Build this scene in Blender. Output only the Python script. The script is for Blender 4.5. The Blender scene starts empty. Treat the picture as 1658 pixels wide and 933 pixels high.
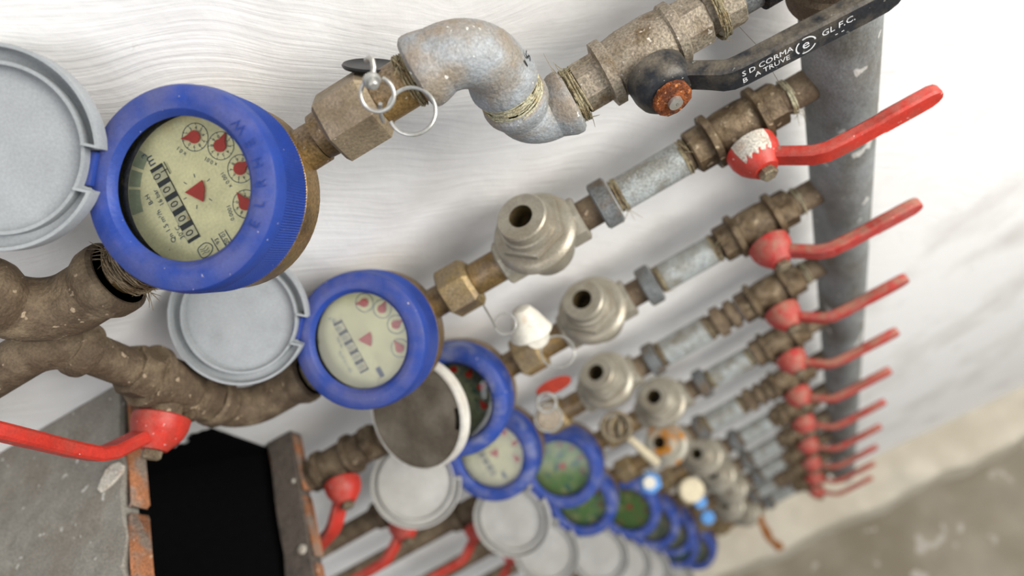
import bpy, bmesh, math, random
from mathutils import Matrix, Vector
random.seed(7)
PI = math.pi
scene = bpy.context.scene
col = scene.collection

# ---------------------------------------------------------------- camera, sky, lights, exposure
cam_data = bpy.data.cameras.new('camera')
cam = bpy.data.objects.new('camera', cam_data)
col.objects.link(cam)
CR = Vector((0.8644552722, -0.3370721468, -0.3729603868))      # camera right
CD = Vector((-0.4785620313, -0.7789590099, -0.4052175257))     # camera down
CF = Vector((-0.1539333123, 0.5287771068, -0.8346851542))      # camera forward
cam.matrix_world = Matrix(((CR.x, -CD.x, -CF.x, -0.19828325),
                           (CR.y, -CD.y, -CF.y, -0.32605815),
                           (CR.z, -CD.z, -CF.z, 0.31781152),
                           (0, 0, 0, 1)))
cam_data.sensor_width = 36.0
cam_data.lens = 1200.0 / 1658.0 * 36.0
cam_data.clip_start = 0.01
cam_data.clip_end = 50
cam_data.dof.use_dof = True
cam_data.dof.focus_distance = 0.43
cam_data.dof.aperture_fstop = 3.9
scene.camera = cam

world = bpy.data.worlds.new('daylight')
scene.world = world
world.use_nodes = True
wn = world.node_tree
wbg = wn.nodes['Background']
wbg.inputs[0].default_value = (0.93, 0.96, 1.0, 1)
wbg.inputs[1].default_value = 0.48


def area(name, loc, target, size, power, color):
    ld = bpy.data.lights.new(name, 'AREA')
    ld.shape = 'RECTANGLE'
    ld.size, ld.size_y = size
    ld.energy = power
    ld.color = color
    o = bpy.data.objects.new(name, ld)
    col.objects.link(o)
    o.location = loc
    o.rotation_euler = (Vector(target) - Vector(loc)).to_track_quat('-Z', 'Y').to_euler()
    return o


area('window_daylight', (1.30, -0.95, 0.6), (0.25, 0.0, -0.45), (1.1, 1.4), 72, (1.0, 0.97, 0.92))
area('fill_light_left', (-1.2, -1.3, 1.5), (-0.3, 0.0, -0.1), (1.0, 1.0), 14, (1.0, 0.97, 1.0))  # added fill light that brightens the meters, no known window on this side
scene.view_settings.view_transform = 'Standard'
scene.view_settings.look = 'None'
scene.view_settings.gamma = 1.0
scene.view_settings.exposure = 0.0

# ---------------------------------------------------------------- materials


def mat(name, base, rough=0.6, metal=0.0, dirt=None, dirt_scale=60.0, dirt_lo=0.45, dirt_hi=0.65,
        speck=None, speck_scale=220.0, speck_th=0.68, bump=0.0, bump_scale=300.0, dust=None, dust_amt=0.0,
        stretch=None, spec=0.28, grain=0.45, grain_scale=700.0):
    m = bpy.data.materials.new(name)
    m.use_nodes = True
    nt = m.node_tree
    N, L = nt.nodes, nt.links
    b = N['Principled BSDF']
    b.inputs['Roughness'].default_value = rough
    b.inputs['Metallic'].default_value = metal
    b.inputs['Specular IOR Level'].default_value = spec
    tc = N.new('ShaderNodeTexCoord')
    oi = N.new('ShaderNodeObjectInfo')
    mul = N.new('ShaderNodeMath'); mul.operation = 'MULTIPLY'; mul.inputs[1].default_value = 7.3
    L.new(oi.outputs['Random'], mul.inputs[0])
    add = N.new('ShaderNodeVectorMath'); add.operation = 'ADD'
    L.new(tc.outputs['Object'], add.inputs[0]); L.new(mul.outputs[0], add.inputs[1])
    vec = add.outputs[0]
    if stretch:
        mp = N.new('ShaderNodeMapping'); mp.inputs['Scale'].default_value = stretch
        L.new(vec, mp.inputs[0]); vec = mp.outputs[0]

    def noise(scale, detail=4.0):
        n = N.new('ShaderNodeTexNoise'); n.inputs['Scale'].default_value = scale
        n.inputs['Detail'].default_value = detail
        L.new(vec, n.inputs['Vector'])
        return n

    def ramp(src, lo, hi):
        r = N.new('ShaderNodeMapRange'); r.inputs[1].default_value = lo; r.inputs[2].default_value = hi
        L.new(src, r.inputs[0])
        return r.outputs[0]

    def mix(fac, a, bcol):
        x = N.new('ShaderNodeMix'); x.data_type = 'RGBA'
        if isinstance(fac, float): x.inputs[0].default_value = fac
        else: L.new(fac, x.inputs[0])
        if isinstance(a, tuple): x.inputs[6].default_value = a
        else: L.new(a, x.inputs[6])
        x.inputs[7].default_value = bcol
        return x.outputs[2]

    c = (*base, 1)
    # small tonal variation of the material itself
    n0 = noise(dirt_scale * 2.3)
    c = mix(ramp(n0.outputs[0], 0.3, 0.8), c, tuple(0.72 * v for v in base) + (1,))
    if dirt:
        n1 = noise(dirt_scale, 6.0)
        c = mix(ramp(n1.outputs[0], dirt_lo, dirt_hi), c, (*dirt, 1))
    if dust:
        g = N.new('ShaderNodeNewGeometry'); sx = N.new('ShaderNodeSeparateXYZ')
        L.new(g.outputs['Normal'], sx.inputs[0])
        r = ramp(sx.outputs[2], 0.25, 0.95)
        n3 = noise(dirt_scale * 1.7, 5.0)
        r3 = ramp(n3.outputs[0], 0.35, 0.6)
        mm = N.new('ShaderNodeMath'); mm.operation = 'MULTIPLY'; L.new(r, mm.inputs[0]); L.new(r3, mm.inputs[1])
        m2 = N.new('ShaderNodeMath'); m2.operation = 'MULTIPLY'; L.new(mm.outputs[0], m2.inputs[0]); m2.inputs[1].default_value = dust_amt
        c = mix(m2.outputs[0], c, (*dust, 1))
    if speck:
        n2 = noise(speck_scale, 2.0)
        c = mix(ramp(n2.outputs[0], speck_th, speck_th + 0.03), c, (*speck, 1))
    if grain:
        ng = noise(grain_scale, 3.0)
        gm = N.new('ShaderNodeMix'); gm.data_type = 'RGBA'; gm.blend_type = 'MULTIPLY'; gm.inputs[0].default_value = 1.0
        gr = N.new('ShaderNodeMapRange'); gr.inputs[1].default_value = 0.3; gr.inputs[2].default_value = 0.7
        gr.inputs[3].default_value = 1.0 - grain; gr.inputs[4].default_value = 1.0 + grain * 0.6
        L.new(ng.outputs[0], gr.inputs[0]); L.new(c, gm.inputs[6]); L.new(gr.outputs[0], gm.inputs[7])
        c = gm.outputs[2]
    if isinstance(c, tuple): b.inputs['Base Color'].default_value = c
    else: L.new(c, b.inputs['Base Color'])
    if bump:
        nb = noise(bump_scale, 5.0)
        bp = N.new('ShaderNodeBump'); bp.inputs['Strength'].default_value = bump
        bp.inputs['Distance'].default_value = 0.002
        L.new(nb.outputs[0], bp.inputs['Height']); L.new(bp.outputs[0], b.inputs['Normal'])
    return m


BROWN_DUST = (0.23, 0.17, 0.11)
M = {}
M['galv'] = mat('galvanised_zinc', (0.36, 0.39, 0.40), 0.5, 0.35, (0.27, 0.23, 0.18), 45, 0.48, 0.66, (0.62, 0.62, 0.58), 260, 0.70, 0.25, 420, (0.27, 0.22, 0.17), 0.75, grain=0.25)
M['galv_rough'] = mat('cast_galvanised_iron', (0.33, 0.35, 0.36), 0.6, 0.2, (0.26, 0.22, 0.17), 40, 0.42, 0.62, (0.65, 0.65, 0.6), 240, 0.71, 0.5, 380, (0.27, 0.22, 0.17), 0.95, grain=0.22)
M['zinc_nipple'] = mat('zinc_pipe', (0.42, 0.45, 0.44), 0.5, 0.3, (0.22, 0.20, 0.16), 50, 0.52, 0.72, (0.6, 0.6, 0.56), 200, 0.72, 0.25, 300, (0.20, 0.18, 0.14), 0.6)
M['dark_zinc'] = mat('dark_zinc', (0.17, 0.18, 0.18), 0.6, 0.3, (0.13, 0.10, 0.07), 60, 0.45, 0.65, None, bump=0.4, bump_scale=300)
M['riser'] = mat('weathered_steel_pipe', (0.26, 0.275, 0.275), 0.6, 0.25, (0.13, 0.125, 0.105), 24, 0.42, 0.66, (0.5, 0.5, 0.47), 60, 0.66, 0.4, 160, stretch=(1, 1, 0.6), grain=0.25)
M['rusty_brown'] = mat('rusty_brown_iron', (0.115, 0.080, 0.050), 0.7, 0.15, (0.20, 0.15, 0.095), 50, 0.50, 0.68, (0.36, 0.28, 0.19), 160, 0.68, 0.7, 320, (0.25, 0.19, 0.12), 0.55, grain=0.25)
M['dark_brass'] = mat('dirty_dark_brass', (0.14, 0.095, 0.05), 0.6, 0.35, (0.06, 0.04, 0.022), 60, 0.42, 0.60, (0.36, 0.29, 0.19), 160, 0.66, 0.55, 300, (0.30, 0.23, 0.15), 0.6, grain=0.25)
M['nickel_dirty'] = mat('dusty_nickel_brass', (0.32, 0.275, 0.205), 0.55, 0.3, (0.15, 0.105, 0.06), 60, 0.45, 0.65, (0.5, 0.45, 0.38), 240, 0.68, 0.4, 420, (0.30, 0.25, 0.19), 0.9)
M['nickel'] = mat('nickel_plated_brass', (0.40, 0.37, 0.30), 0.42, 0.5, (0.29, 0.25, 0.185), 40, 0.46, 0.7, None, bump=0.15, bump_scale=500, grain=0.15)
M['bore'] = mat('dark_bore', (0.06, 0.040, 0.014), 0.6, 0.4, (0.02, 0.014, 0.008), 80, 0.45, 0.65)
M['blue_letter'] = mat('emboss_shade_blue', (0.0155, 0.047, 0.258), 0.5)  # darker blue stands in for the shading of embossed letters
M['pointer_dull'] = mat('faded_pointer', (0.25, 0.10, 0.06), 0.6)
M['nickel_rust'] = mat('nickel_with_rust_run', (0.42, 0.40, 0.33), 0.5, 0.4, (0.50, 0.20, 0.02), 38, 0.50, 0.58, None, bump=0.15, bump_scale=500, grain=0.15)
M['brass'] = mat('old_brass', (0.30, 0.19, 0.07), 0.45, 0.6, (0.13, 0.085, 0.04), 45, 0.45, 0.68, (0.5, 0.42, 0.3), 260, 0.72, 0.25, 350, (0.22, 0.17, 0.12), 0.85)
M['brass_nut'] = mat('brass_nut', (0.32, 0.23, 0.10), 0.5, 0.5, (0.18, 0.13, 0.07), 50, 0.45, 0.68, (0.5, 0.45, 0.35), 260, 0.74, 0.25, 350, (0.24, 0.19, 0.13), 0.8)
M['dust_nut'] = mat('dusty_brass_nut', (0.27, 0.215, 0.14), 0.6, 0.35, (0.19, 0.145, 0.09), 50, 0.42, 0.68, (0.6, 0.55, 0.48), 320, 0.74, 0.35, 420, (0.27, 0.215, 0.155), 0.9, grain=0.25)
M['red'] = mat('red_lacquer', (0.50, 0.035, 0.022), 0.45, 0.0, (0.36, 0.045, 0.03), 60, 0.5, 0.7, (0.62, 0.36, 0.32), 330, 0.72, 0.15, 300, (0.40, 0.14, 0.11), 0.55, grain=0.15)
M['red_dusty'] = mat('dusty_red_lacquer', (0.43, 0.035, 0.03), 0.6, 0.0, (0.34, 0.10, 0.085), 60, 0.45, 0.75, (0.55, 0.36, 0.30), 330, 0.72, 0.15, 300, (0.30, 0.15, 0.10), 0.85, grain=0.20)
M['white_paint'] = mat('white_paint_smear', (0.62, 0.58, 0.50), 0.7, 0, (0.45, 0.36, 0.28), 90, 0.5, 0.7, bump=0.3, bump_scale=500)
M['black_lever'] = mat('black_lacquer', (0.022, 0.024, 0.028), 0.42, 0, (0.10, 0.085, 0.065), 60, 0.5, 0.75, (0.2, 0.2, 0.18), 330, 0.71, 0.2, 300, (0.16, 0.135, 0.10), 0.75, grain=0.30)
M['white_print'] = mat('white_lettering', (0.75, 0.75, 0.75), 0.6, grain=0.10)
M['rust'] = mat('orange_rust', (0.27, 0.075, 0.02), 0.85, 0, (0.10, 0.03, 0.012), 160, 0.45, 0.62, (0.45, 0.18, 0.06), 400, 0.64, 0.9, 500)
M['bolt'] = mat('dull_steel_bolt', (0.30, 0.25, 0.17), 0.5, 0.5, (0.18, 0.14, 0.09), 120, 0.45, 0.65)
M['bright_steel'] = mat('bright_steel', (0.62, 0.60, 0.55), 0.35, 0.8, grain=0.10)
M['blue'] = mat('blue_plastic', (0.016, 0.05, 0.275), 0.45, 0, (0.024, 0.05, 0.22), 30, 0.4, 0.7, (0.45, 0.42, 0.45), 420, 0.745, 0.12, 500, (0.16, 0.14, 0.19), 0.35, grain=0.10)
M['blue_worn'] = mat('chalky_blue_plastic', (0.018, 0.055, 0.28), 0.5, 0, (0.17, 0.19, 0.31), 40, 0.52, 0.72, (0.45, 0.42, 0.45), 300, 0.72, 0.15, 400, (0.16, 0.16, 0.28), 0.3, grain=0.10)
M['grime'] = mat('black_grime', (0.008, 0.007, 0.006), 0.8, 0, (0.09, 0.065, 0.04), 150, 0.58, 0.75, None, bump=0.8, bump_scale=500)
M['lid'] = mat('grey_plastic', (0.33, 0.35, 0.36), 0.5, 0, (0.30, 0.315, 0.325), 20, 0.4, 0.7, grain=0.10)
M['lid_pale'] = mat('pale_grey_plastic', (0.44, 0.435, 0.41), 0.5, 0, (0.36, 0.35, 0.32), 20, 0.4, 0.7, grain=0.10)
M['lid_dirty'] = mat('muddy_grey_plastic', (0.115, 0.095, 0.068), 0.75, 0, (0.20, 0.175, 0.135), 26, 0.45, 0.75, None, bump=0.3, bump_scale=150, grain=0.20)
M['lid_rim'] = mat('off_white_rim', (0.62, 0.60, 0.54), 0.55, 0, (0.5, 0.46, 0.4), 50, 0.5, 0.7, grain=0.10)
M['dial'] = mat('cream_dial', (0.97, 0.87, 0.52), 0.55, 0, (0.70, 0.48, 0.16), 28, 0.60, 0.80, (0.40, 0.25, 0.11), 330, 0.75, grain=0.10)
M['dial_old'] = mat('stained_cream_dial', (0.84, 0.77, 0.45), 0.55, 0, (0.60, 0.54, 0.30), 30, 0.5, 0.75, (0.32, 0.25, 0.13), 300, 0.74, grain=0.10)
M['dial_green'] = mat('algae_green_dial', (0.14, 0.30, 0.06), 0.5, 0, (0.40, 0.42, 0.16), 55, 0.45, 0.68, (0.05, 0.16, 0.10), 70, 0.60)
M['dial_moss'] = mat('moss_dial', (0.10, 0.22, 0.02), 0.5, 0, (0.32, 0.34, 0.08), 70, 0.5, 0.68, (0.35, 0.10, 0.03), 110, 0.66)
M['dial_mud'] = mat('murky_dial', (0.16, 0.17, 0.10), 0.5, 0, (0.35, 0.35, 0.22), 55, 0.45, 0.68, (0.05, 0.10, 0.06), 80, 0.60)
M['ink'] = mat('dial_ink', (0.03, 0.06, 0.13), 0.6, grain=0.10)
M['ink_black'] = mat('register_black', (0.015, 0.017, 0.02), 0.5, grain=0.10)
M['drum'] = mat('register_drum', (0.66, 0.60, 0.40), 0.5, 0, (0.45, 0.30, 0.12), 150, 0.6, 0.75, grain=0.10)
M['pointer'] = mat('red_pointer', (0.55, 0.035, 0.02), 0.5, grain=0.10)
M['pale_green'] = mat('pale_green_print', (0.40, 0.44, 0.28), 0.6, grain=0.10)
M['hemp'] = mat('hemp_fibre', (0.36, 0.31, 0.19), 0.9, 0, (0.20, 0.15, 0.08), 120, 0.45, 0.65, None, bump=0.5, bump_scale=700)
M['hemp_mat'] = mat('matted_hemp', (0.34, 0.26, 0.16), 0.9, 0, (0.17, 0.11, 0.06), 90, 0.45, 0.65, None, bump=0.5, bump_scale=700)
M['hemp_pale'] = mat('pale_hemp_fibre', (0.52, 0.49, 0.34), 0.9, 0, (0.33, 0.27, 0.15), 120, 0.5, 0.7, None, bump=0.5, bump_scale=700)
M['wire'] = mat('galvanised_wire', (0.50, 0.50, 0.47), 0.38, 0.7, (0.36, 0.34, 0.3), 120, 0.5, 0.7, grain=0.10)
M['seal_black'] = mat('black_seal_plastic', (0.006, 0.006, 0.007), 0.35, grain=0.10)
M['white_plastic'] = mat('white_seal_plastic', (0.70, 0.67, 0.58), 0.4, 0, (0.45, 0.28, 0.15), 60, 0.62, 0.78, grain=0.10)
M['tag_red'] = mat('red_seal', (0.40, 0.05, 0.03), 0.5, grain=0.10)
M['tag_blue'] = mat('blue_seal', (0.12, 0.32, 0.68), 0.4, grain=0.10)
M['cream_plastic'] = mat('cream_seal', (0.68, 0.60, 0.42), 0.4, grain=0.10)
M['gap_dark'] = mat('gap_black', (0.0022, 0.0022, 0.0026), 0.95, 0, spec=0.05, grain=0.10)  # near black: the darkness of the gap is put into this colour
M['concrete'] = mat('grey_mortar', (0.27, 0.255, 0.22), 0.9, 0, (0.20, 0.18, 0.15), 26, 0.45, 0.65, (0.45, 0.44, 0.40), 130, 0.70, 0.6, 90, grain=0.30)
M['mortar_dark'] = mat('dark_mortar', (0.14, 0.115, 0.095), 0.9, 0, (0.08, 0.065, 0.055), 36, 0.45, 0.65, (0.32, 0.27, 0.23), 140, 0.72, 0.7, 120)
M['brick'] = mat('orange_brick', (0.38, 0.16, 0.075), 0.9, 0, (0.24, 0.19, 0.15), 60, 0.45, 0.65, (0.5, 0.32, 0.22), 130, 0.68, 0.8, 160)
M['floor'] = mat('stained_concrete_floor', (0.31, 0.275, 0.215), 0.9, 0, (0.21, 0.18, 0.13), 5, 0.42, 0.62, (0.40, 0.37, 0.32), 16, 0.66, 0.5, 40, grain=0.10)
M['ledge'] = mat('cream_painted_ledge', (0.58, 0.53, 0.43), 0.8, 0, (0.45, 0.40, 0.31), 7, 0.45, 0.7, None, bump=0.3, bump_scale=60, grain=0.10)
M['rust_stain'] = mat('rust_stain', (0.33, 0.12, 0.02), 0.85, 0, (0.25, 0.085, 0.015), 40, 0.45, 0.65)

# clear glass for the dials: mostly transparent with a Fresnel reflection
g = bpy.data.materials.new('dial_glass')
g.use_nodes = True
nt = g.node_tree
nt.nodes.remove(nt.nodes['Principled BSDF'])
tr = nt.nodes.new('ShaderNodeBsdfTransparent'); tr.inputs[0].default_value = (0.95, 0.97, 0.96, 1)
gl = nt.nodes.new('ShaderNodeBsdfGlossy'); gl.inputs['Roughness'].default_value = 0.08
fr = nt.nodes.new('ShaderNodeFresnel'); fr.inputs[0].default_value = 1.35
mx = nt.nodes.new('ShaderNodeMixShader')
nt.links.new(fr.outputs[0], mx.inputs[0]); nt.links.new(tr.outputs[0], mx.inputs[1]); nt.links.new(gl.outputs[0], mx.inputs[2])
nt.links.new(mx.outputs[0], nt.nodes['Material Output'].inputs[0])
M['glass'] = g


def wall_material():
    m = bpy.data.materials.new('brushed_white_plaster')
    m.use_nodes = True
    nt = m.node_tree; N, L = nt.nodes, nt.links
    b = N['Principled BSDF']; b.inputs['Roughness'].default_value = 0.85
    b.inputs['Specular IOR Level'].default_value = 0.2
    tc = N.new('ShaderNodeTexCoord')
    # brush strokes: a stretched, warped noise that sweeps diagonally over the wall
    warp = N.new('ShaderNodeTexNoise'); warp.inputs['Scale'].default_value = 4.5; warp.inputs['Detail'].default_value = 2
    L.new(tc.outputs['Object'], warp.inputs[0])
    sc = N.new('ShaderNodeVectorMath'); sc.operation = 'SCALE'; sc.inputs[3].default_value = 0.13
    L.new(warp.outputs['Color'], sc.inputs[0])
    ad = N.new('ShaderNodeVectorMath'); L.new(tc.outputs['Object'], ad.inputs[0]); L.new(sc.outputs[0], ad.inputs[1])
    m0 = N.new('ShaderNodeMapping'); m0.inputs['Rotation'].default_value = (0, math.radians(-38), 0)
    L.new(ad.outputs[0], m0.inputs[0])
    m1 = N.new('ShaderNodeMapping'); m1.inputs['Scale'].default_value = (14, 20, 300)
    L.new(m0.outputs[0], m1.inputs[0])
    n1 = N.new('ShaderNodeTexNoise'); n1.inputs['Scale'].default_value = 1.0; n1.inputs['Detail'].default_value = 3
    L.new(m1.outputs[0], n1.inputs[0])
    n2 = N.new('ShaderNodeTexNoise'); n2.inputs['Scale'].default_value = 70; n2.inputs['Detail'].default_value = 5
    L.new(tc.outputs['Object'], n2.inputs[0])
    mx2 = N.new('ShaderNodeMath'); mx2.operation = 'MULTIPLY_ADD'; mx2.inputs[1].default_value = 0.9
    L.new(n1.outputs[0], mx2.inputs[0]); L.new(n2.outputs[0], mx2.inputs[2])
    bp = N.new('ShaderNodeBump'); bp.inputs['Strength'].default_value = 0.45; bp.inputs['Distance'].default_value = 0.0016
    L.new(mx2.outputs[0], bp.inputs['Height']); L.new(bp.outputs[0], b.inputs['Normal'])
    # faint grey blotches and a few dark scuffs
    n3 = N.new('ShaderNodeTexNoise'); n3.inputs['Scale'].default_value = 9; n3.inputs['Detail'].default_value = 6
    L.new(tc.outputs['Object'], n3.inputs[0])
    r3 = N.new('ShaderNodeMapRange'); r3.inputs[1].default_value = 0.5; r3.inputs[2].default_value = 0.78
    L.new(n3.outputs[0], r3.inputs[0])
    x = N.new('ShaderNodeMix'); x.data_type = 'RGBA'
    x.inputs[6].default_value = (0.77, 0.765, 0.75, 1); x.inputs[7].default_value = (0.58, 0.565, 0.54, 1)
    L.new(r3.outputs[0], x.inputs[0])
    n4 = N.new('ShaderNodeTexNoise'); n4.inputs['Scale'].default_value = 26; n4.inputs['Detail'].default_value = 7
    n4.inputs['Roughness'].default_value = 0.7
    L.new(m0.outputs[0], n4.inputs[0])
    r4 = N.new('ShaderNodeMapRange'); r4.inputs[1].default_value = 0.66; r4.inputs[2].default_value = 0.78
    L.new(n4.outputs[0], r4.inputs[0])
    y = N.new('ShaderNodeMix'); y.data_type = 'RGBA'; y.inputs[7].default_value = (0.33, 0.31, 0.28, 1)
    L.new(r4.outputs[0], y.inputs[0]); L.new(x.outputs[2], y.inputs[6])
    L.new(y.outputs[2], b.inputs['Base Color'])
    return m


M['wall'] = wall_material()

# ---------------------------------------------------------------- mesh helpers
AX = {'x': Matrix.Rotation(PI / 2, 4, 'Y'), 'y': Matrix.Rotation(-PI / 2, 4, 'X'), '-y': Matrix.Rotation(PI / 2, 4, 'X'),
      'z': Matrix.Identity(4), '-x': Matrix.Rotation(-PI / 2, 4, 'Y'), '-z': Matrix.Rotation(PI, 4, 'X')}


def T(x, y, z):
    return Matrix.Translation((x, y, z))


class MB:
    def __init__(self):
        self.bm = bmesh.new()

    def rev(self, prof, mx=None, seg=32, caps=(True, True), phase=0.0, rad=None):
        """prof: list of (t along local z, radius). rad(a, t) may scale the radius."""
        mx = mx or Matrix.Identity(4)
        bm = self.bm
        rings = []
        for t, r in prof:
            ring = []
            for i in range(seg):
                a = 2 * PI * i / seg + phase
                rr = r * (rad(i, t) if rad else 1.0)
                ring.append(bm.verts.new(mx @ Vector((rr * math.cos(a), rr * math.sin(a), t))))
            rings.append(ring)
        for p, q in zip(rings, rings[1:]):
            for i in range(seg):
                j = (i + 1) % seg
                bm.faces.new((p[i], p[j], q[j], q[i]))
        if caps[0]: bm.faces.new(list(reversed(rings[0])))
        if caps[1]: bm.faces.new(rings[-1])
        return self

    def tube(self, pts, r, seg=12, closed=False, caps=True):
        bm = self.bm
        pts = [Vector(p) for p in pts]
        n = len(pts)
        rs = r if isinstance(r, (list, tuple)) else [r] * n
        rings = []
        prev = None
        for i, p in enumerate(pts):
            if closed: t = (pts[(i + 1) % n] - pts[i - 1]).normalized()
            else: t = (pts[min(i + 1, n - 1)] - pts[max(i - 1, 0)]).normalized()
            if prev is None:
                u = t.orthogonal().normalized()
            else:
                u = (prev - t * prev.dot(t)).normalized()
            prev = u
            v = t.cross(u)
            rings.append([bm.verts.new(p + (u * math.cos(2 * PI * k / seg) + v * math.sin(2 * PI * k / seg)) * rs[i]) for k in range(seg)])
        pairs = list(zip(rings, rings[1:])) + ([(rings[-1], rings[0])] if closed else [])
        for a, b in pairs:
            off = 0
            if closed and a is rings[-1]:
                off = min(range(seg), key=lambda o: (a[0].co - b[o].co).length)
            for k in range(seg):
                bm.faces.new((a[k], a[(k + 1) % seg], b[(k + 1 + off) % seg], b[(k + off) % seg]))
        if not closed and caps:
            bm.faces.new(list(reversed(rings[0]))); bm.faces.new(rings[-1])
        return self

    def box(self, c, s, mx=None, bev=0.0):
        mx = mx or Matrix.Identity(4)
        r = bmesh.ops.create_cube(self.bm, size=1.0, matrix=mx @ T(*c) @ Matrix.Diagonal((*s, 1)))
        if bev:
            es = list({e for v in r['verts'] for e in v.link_edges})
            bmesh.ops.bevel(self.bm, geom=es, offset=bev, segments=2, profile=0.5, affect='EDGES')
        return self

    def poly(self, pts, mx=None, depth=0.0):
        """flat outline in local xy, extruded by depth along local +z"""
        mx = mx or Matrix.Identity(4)
        bm = self.bm
        a = [bm.verts.new(mx @ Vector((p[0], p[1], depth))) for p in pts]
        bm.faces.new(a)
        if depth:
            b = [bm.verts.new(mx @ Vector((p[0], p[1], 0))) for p in pts]
            bm.faces.new(list(reversed(b)))
            n = len(pts)
            for i in range(n):
                j = (i + 1) % n
                bm.faces.new((b[i], b[j], a[j], a[i]))
        return self

    def section(self, secs):
        """loft a list of equal-length vertex loops"""
        bm = self.bm
        rings = [[bm.verts.new(p) for p in s] for s in secs]
        n = len(rings[0])
        for a, b in zip(rings, rings[1:]):
            for k in range(n):
                bm.faces.new((a[k], a[(k + 1) % n], b[(k + 1) % n], b[k]))
        bm.faces.new(list(reversed(rings[0]))); bm.faces.new(rings[-1])
        return self

    def text(self, s, size, mx, depth=0.0, align='CENTER'):
        cu = bpy.data.curves.new('t', 'FONT')
        cu.body = s; cu.size = size; cu.align_x = align; cu.align_y = 'CENTER'; cu.resolution_u = 2
        o = bpy.data.objects.new('t', cu)
        me = bpy.data.meshes.new_from_object(o)
        me.transform(mx)
        self.bm.from_mesh(me)
        bpy.data.objects.remove(o); bpy.data.curves.remove(cu); bpy.data.meshes.remove(me)
        return self

    def build(self, name, m, parent=None, angle=35, rough=0.0, kind=None):
        bm = self.bm
        bmesh.ops.recalc_face_normals(bm, faces=bm.faces)
        if rough:
            for v in bm.verts:
                v.co += Vector((random.uniform(-1, 1), random.uniform(-1, 1), random.uniform(-1, 1))) * rough
        lim = math.radians(angle)
        for f in bm.faces: f.smooth = True
        for e in bm.edges:
            if len(e.link_faces) != 2 or e.calc_face_angle(0) > lim: e.smooth = False
        me = bpy.data.meshes.new(name)
        bm.to_mesh(me); bm.free()
        me.materials.append(m)
        o = bpy.data.objects.new(name, me)
        col.objects.link(o)
        if parent: o.parent = parent
        if kind: o['kind'] = kind
        return o


def tag(o, label, cat, group=None):
    o['label'] = label; o['category'] = cat
    if group: o['group'] = group
    return o


def empty(name):
    o = bpy.data.objects.new(name, None)
    o.empty_display_size = 0.01
    col.objects.link(o)
    return o


def copy_tree(o, parent=None):
    c = o.copy(); col.objects.link(c)
    if parent: c.parent = parent
    for ch in list(o.children): copy_tree(ch, c)
    return c


def setmat(root, name, m):
    """give one part of a copied thing its own material (object slot, mesh stays shared)"""
    for ch in root.children_recursive:
        if ch.name.split('.')[0] == name:
            ch.material_slots[0].link = 'OBJECT'; ch.material_slots[0].material = m


# ---------------------------------------------------------------- setting
WY = 0.05          # wall plane
LZ = -1.92         # ledge top


def struct(o):
    o['kind'] = 'structure'
    return o


w = MB(); w.box((0.2, WY + 0.06, -0.45), (5.0, 0.12, 3.6))
struct(w.build('wall_back', M['wall']))
w = MB(); w.box((0.2, -0.9, -2.13), (6.0, 4.0, 0.1))
struct(w.build('floor', M['floor']))
led = MB()
secs = []
for i in range(61):
    x = -1.6 + i * 0.06
    j = 0.006 * math.sin(i * 1.3) + 0.004 * math.sin(i * 2.9)
    e = -0.062 + j
    secs.append([Vector((x, WY - 0.0005, LZ + 0.004)), Vector((x, e + 0.02, LZ)), Vector((x, e + 0.004, LZ - 0.006)), Vector((x, e, LZ - 0.02)),
                 Vector((x, e - 0.003, -2.0795)), Vector((x, WY - 0.0005, -2.0795))])
led.section(secs)
ledge = struct(led.build('trim_1', M['ledge'], angle=60))
st = MB()
pts = []
for i in range(9):
    y = 0.047 - i * 0.0138
    pts.append((0.012 * i / 8 + 0.004 * math.sin(i), y))
outl = [(-0.233 + px - 0.009, py) for px, py in pts] + [(-0.233 + px + 0.010 + 0.004 * math.sin(k * 2.0), py) for k, (px, py) in reversed(list(enumerate(pts)))]
st.poly(outl, T(0, 0, LZ + 0.0005), 0.004)
st.build('rust_streak', M['rust_stain'], ledge)['label'] = 'orange rust streak across the cream ledge'

# ---- mortar slab, brick strip and tray painted black as the dark gap, at lower left
slab = MB()
XS = -0.613
ZS = -0.108
secs = []
for i in range(16):
    y = WY - 0.001 - i * 0.019
    xr = XS - 0.0006 * i + 0.002 * math.sin(i * 2.1) + random.uniform(-.0022, .0022)
    secs.append([Vector((-1.15, y, ZS + 0.003)), Vector((-0.9, y, ZS + 0.003 * math.sin(i))), Vector((-0.70, y, ZS + 0.002 * math.sin(i * 1.7))), Vector((xr - 0.002, y, ZS)), Vector((xr, y, ZS - .003)),
                 Vector((xr - .004, y, ZS - 0.019)), Vector((-1.15, y, ZS - 0.030))])
slab.section(secs)
sl = struct(slab.build('trim_2', M['concrete'], angle=50))
for i in range(5):
    b = MB(); y0 = WY - 0.004 - i * 0.055
    b.box((0, 0, 0), (0.0040, 0.049, 0.018), None, 0.0015)
    o = b.build('brick', M['brick'], sl, rough=0.0012)
    o.location = (XS + 0.0018 - 0.0017 * i + random.uniform(-.001, .001), y0 - 0.026, ZS - .0125 + random.uniform(-.002, .002))
strip = MB(); secs = []
for i in range(15):
    y = WY - 0.001 - i * 0.02
    a = -0.6225 + random.uniform(-.0015, .0015); c = -0.5935 + random.uniform(-.0010, .0010)
    dx = -0.0008 * i
    secs.append([Vector((a + dx, y, -0.309)), Vector((c + dx, y, -0.309)), Vector((c + dx, y, -0.327)), Vector((a + dx, y, -0.327))])
strip.section(secs)
sp = struct(strip.build('trim_3', M['mortar_dark'], angle=50))
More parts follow.
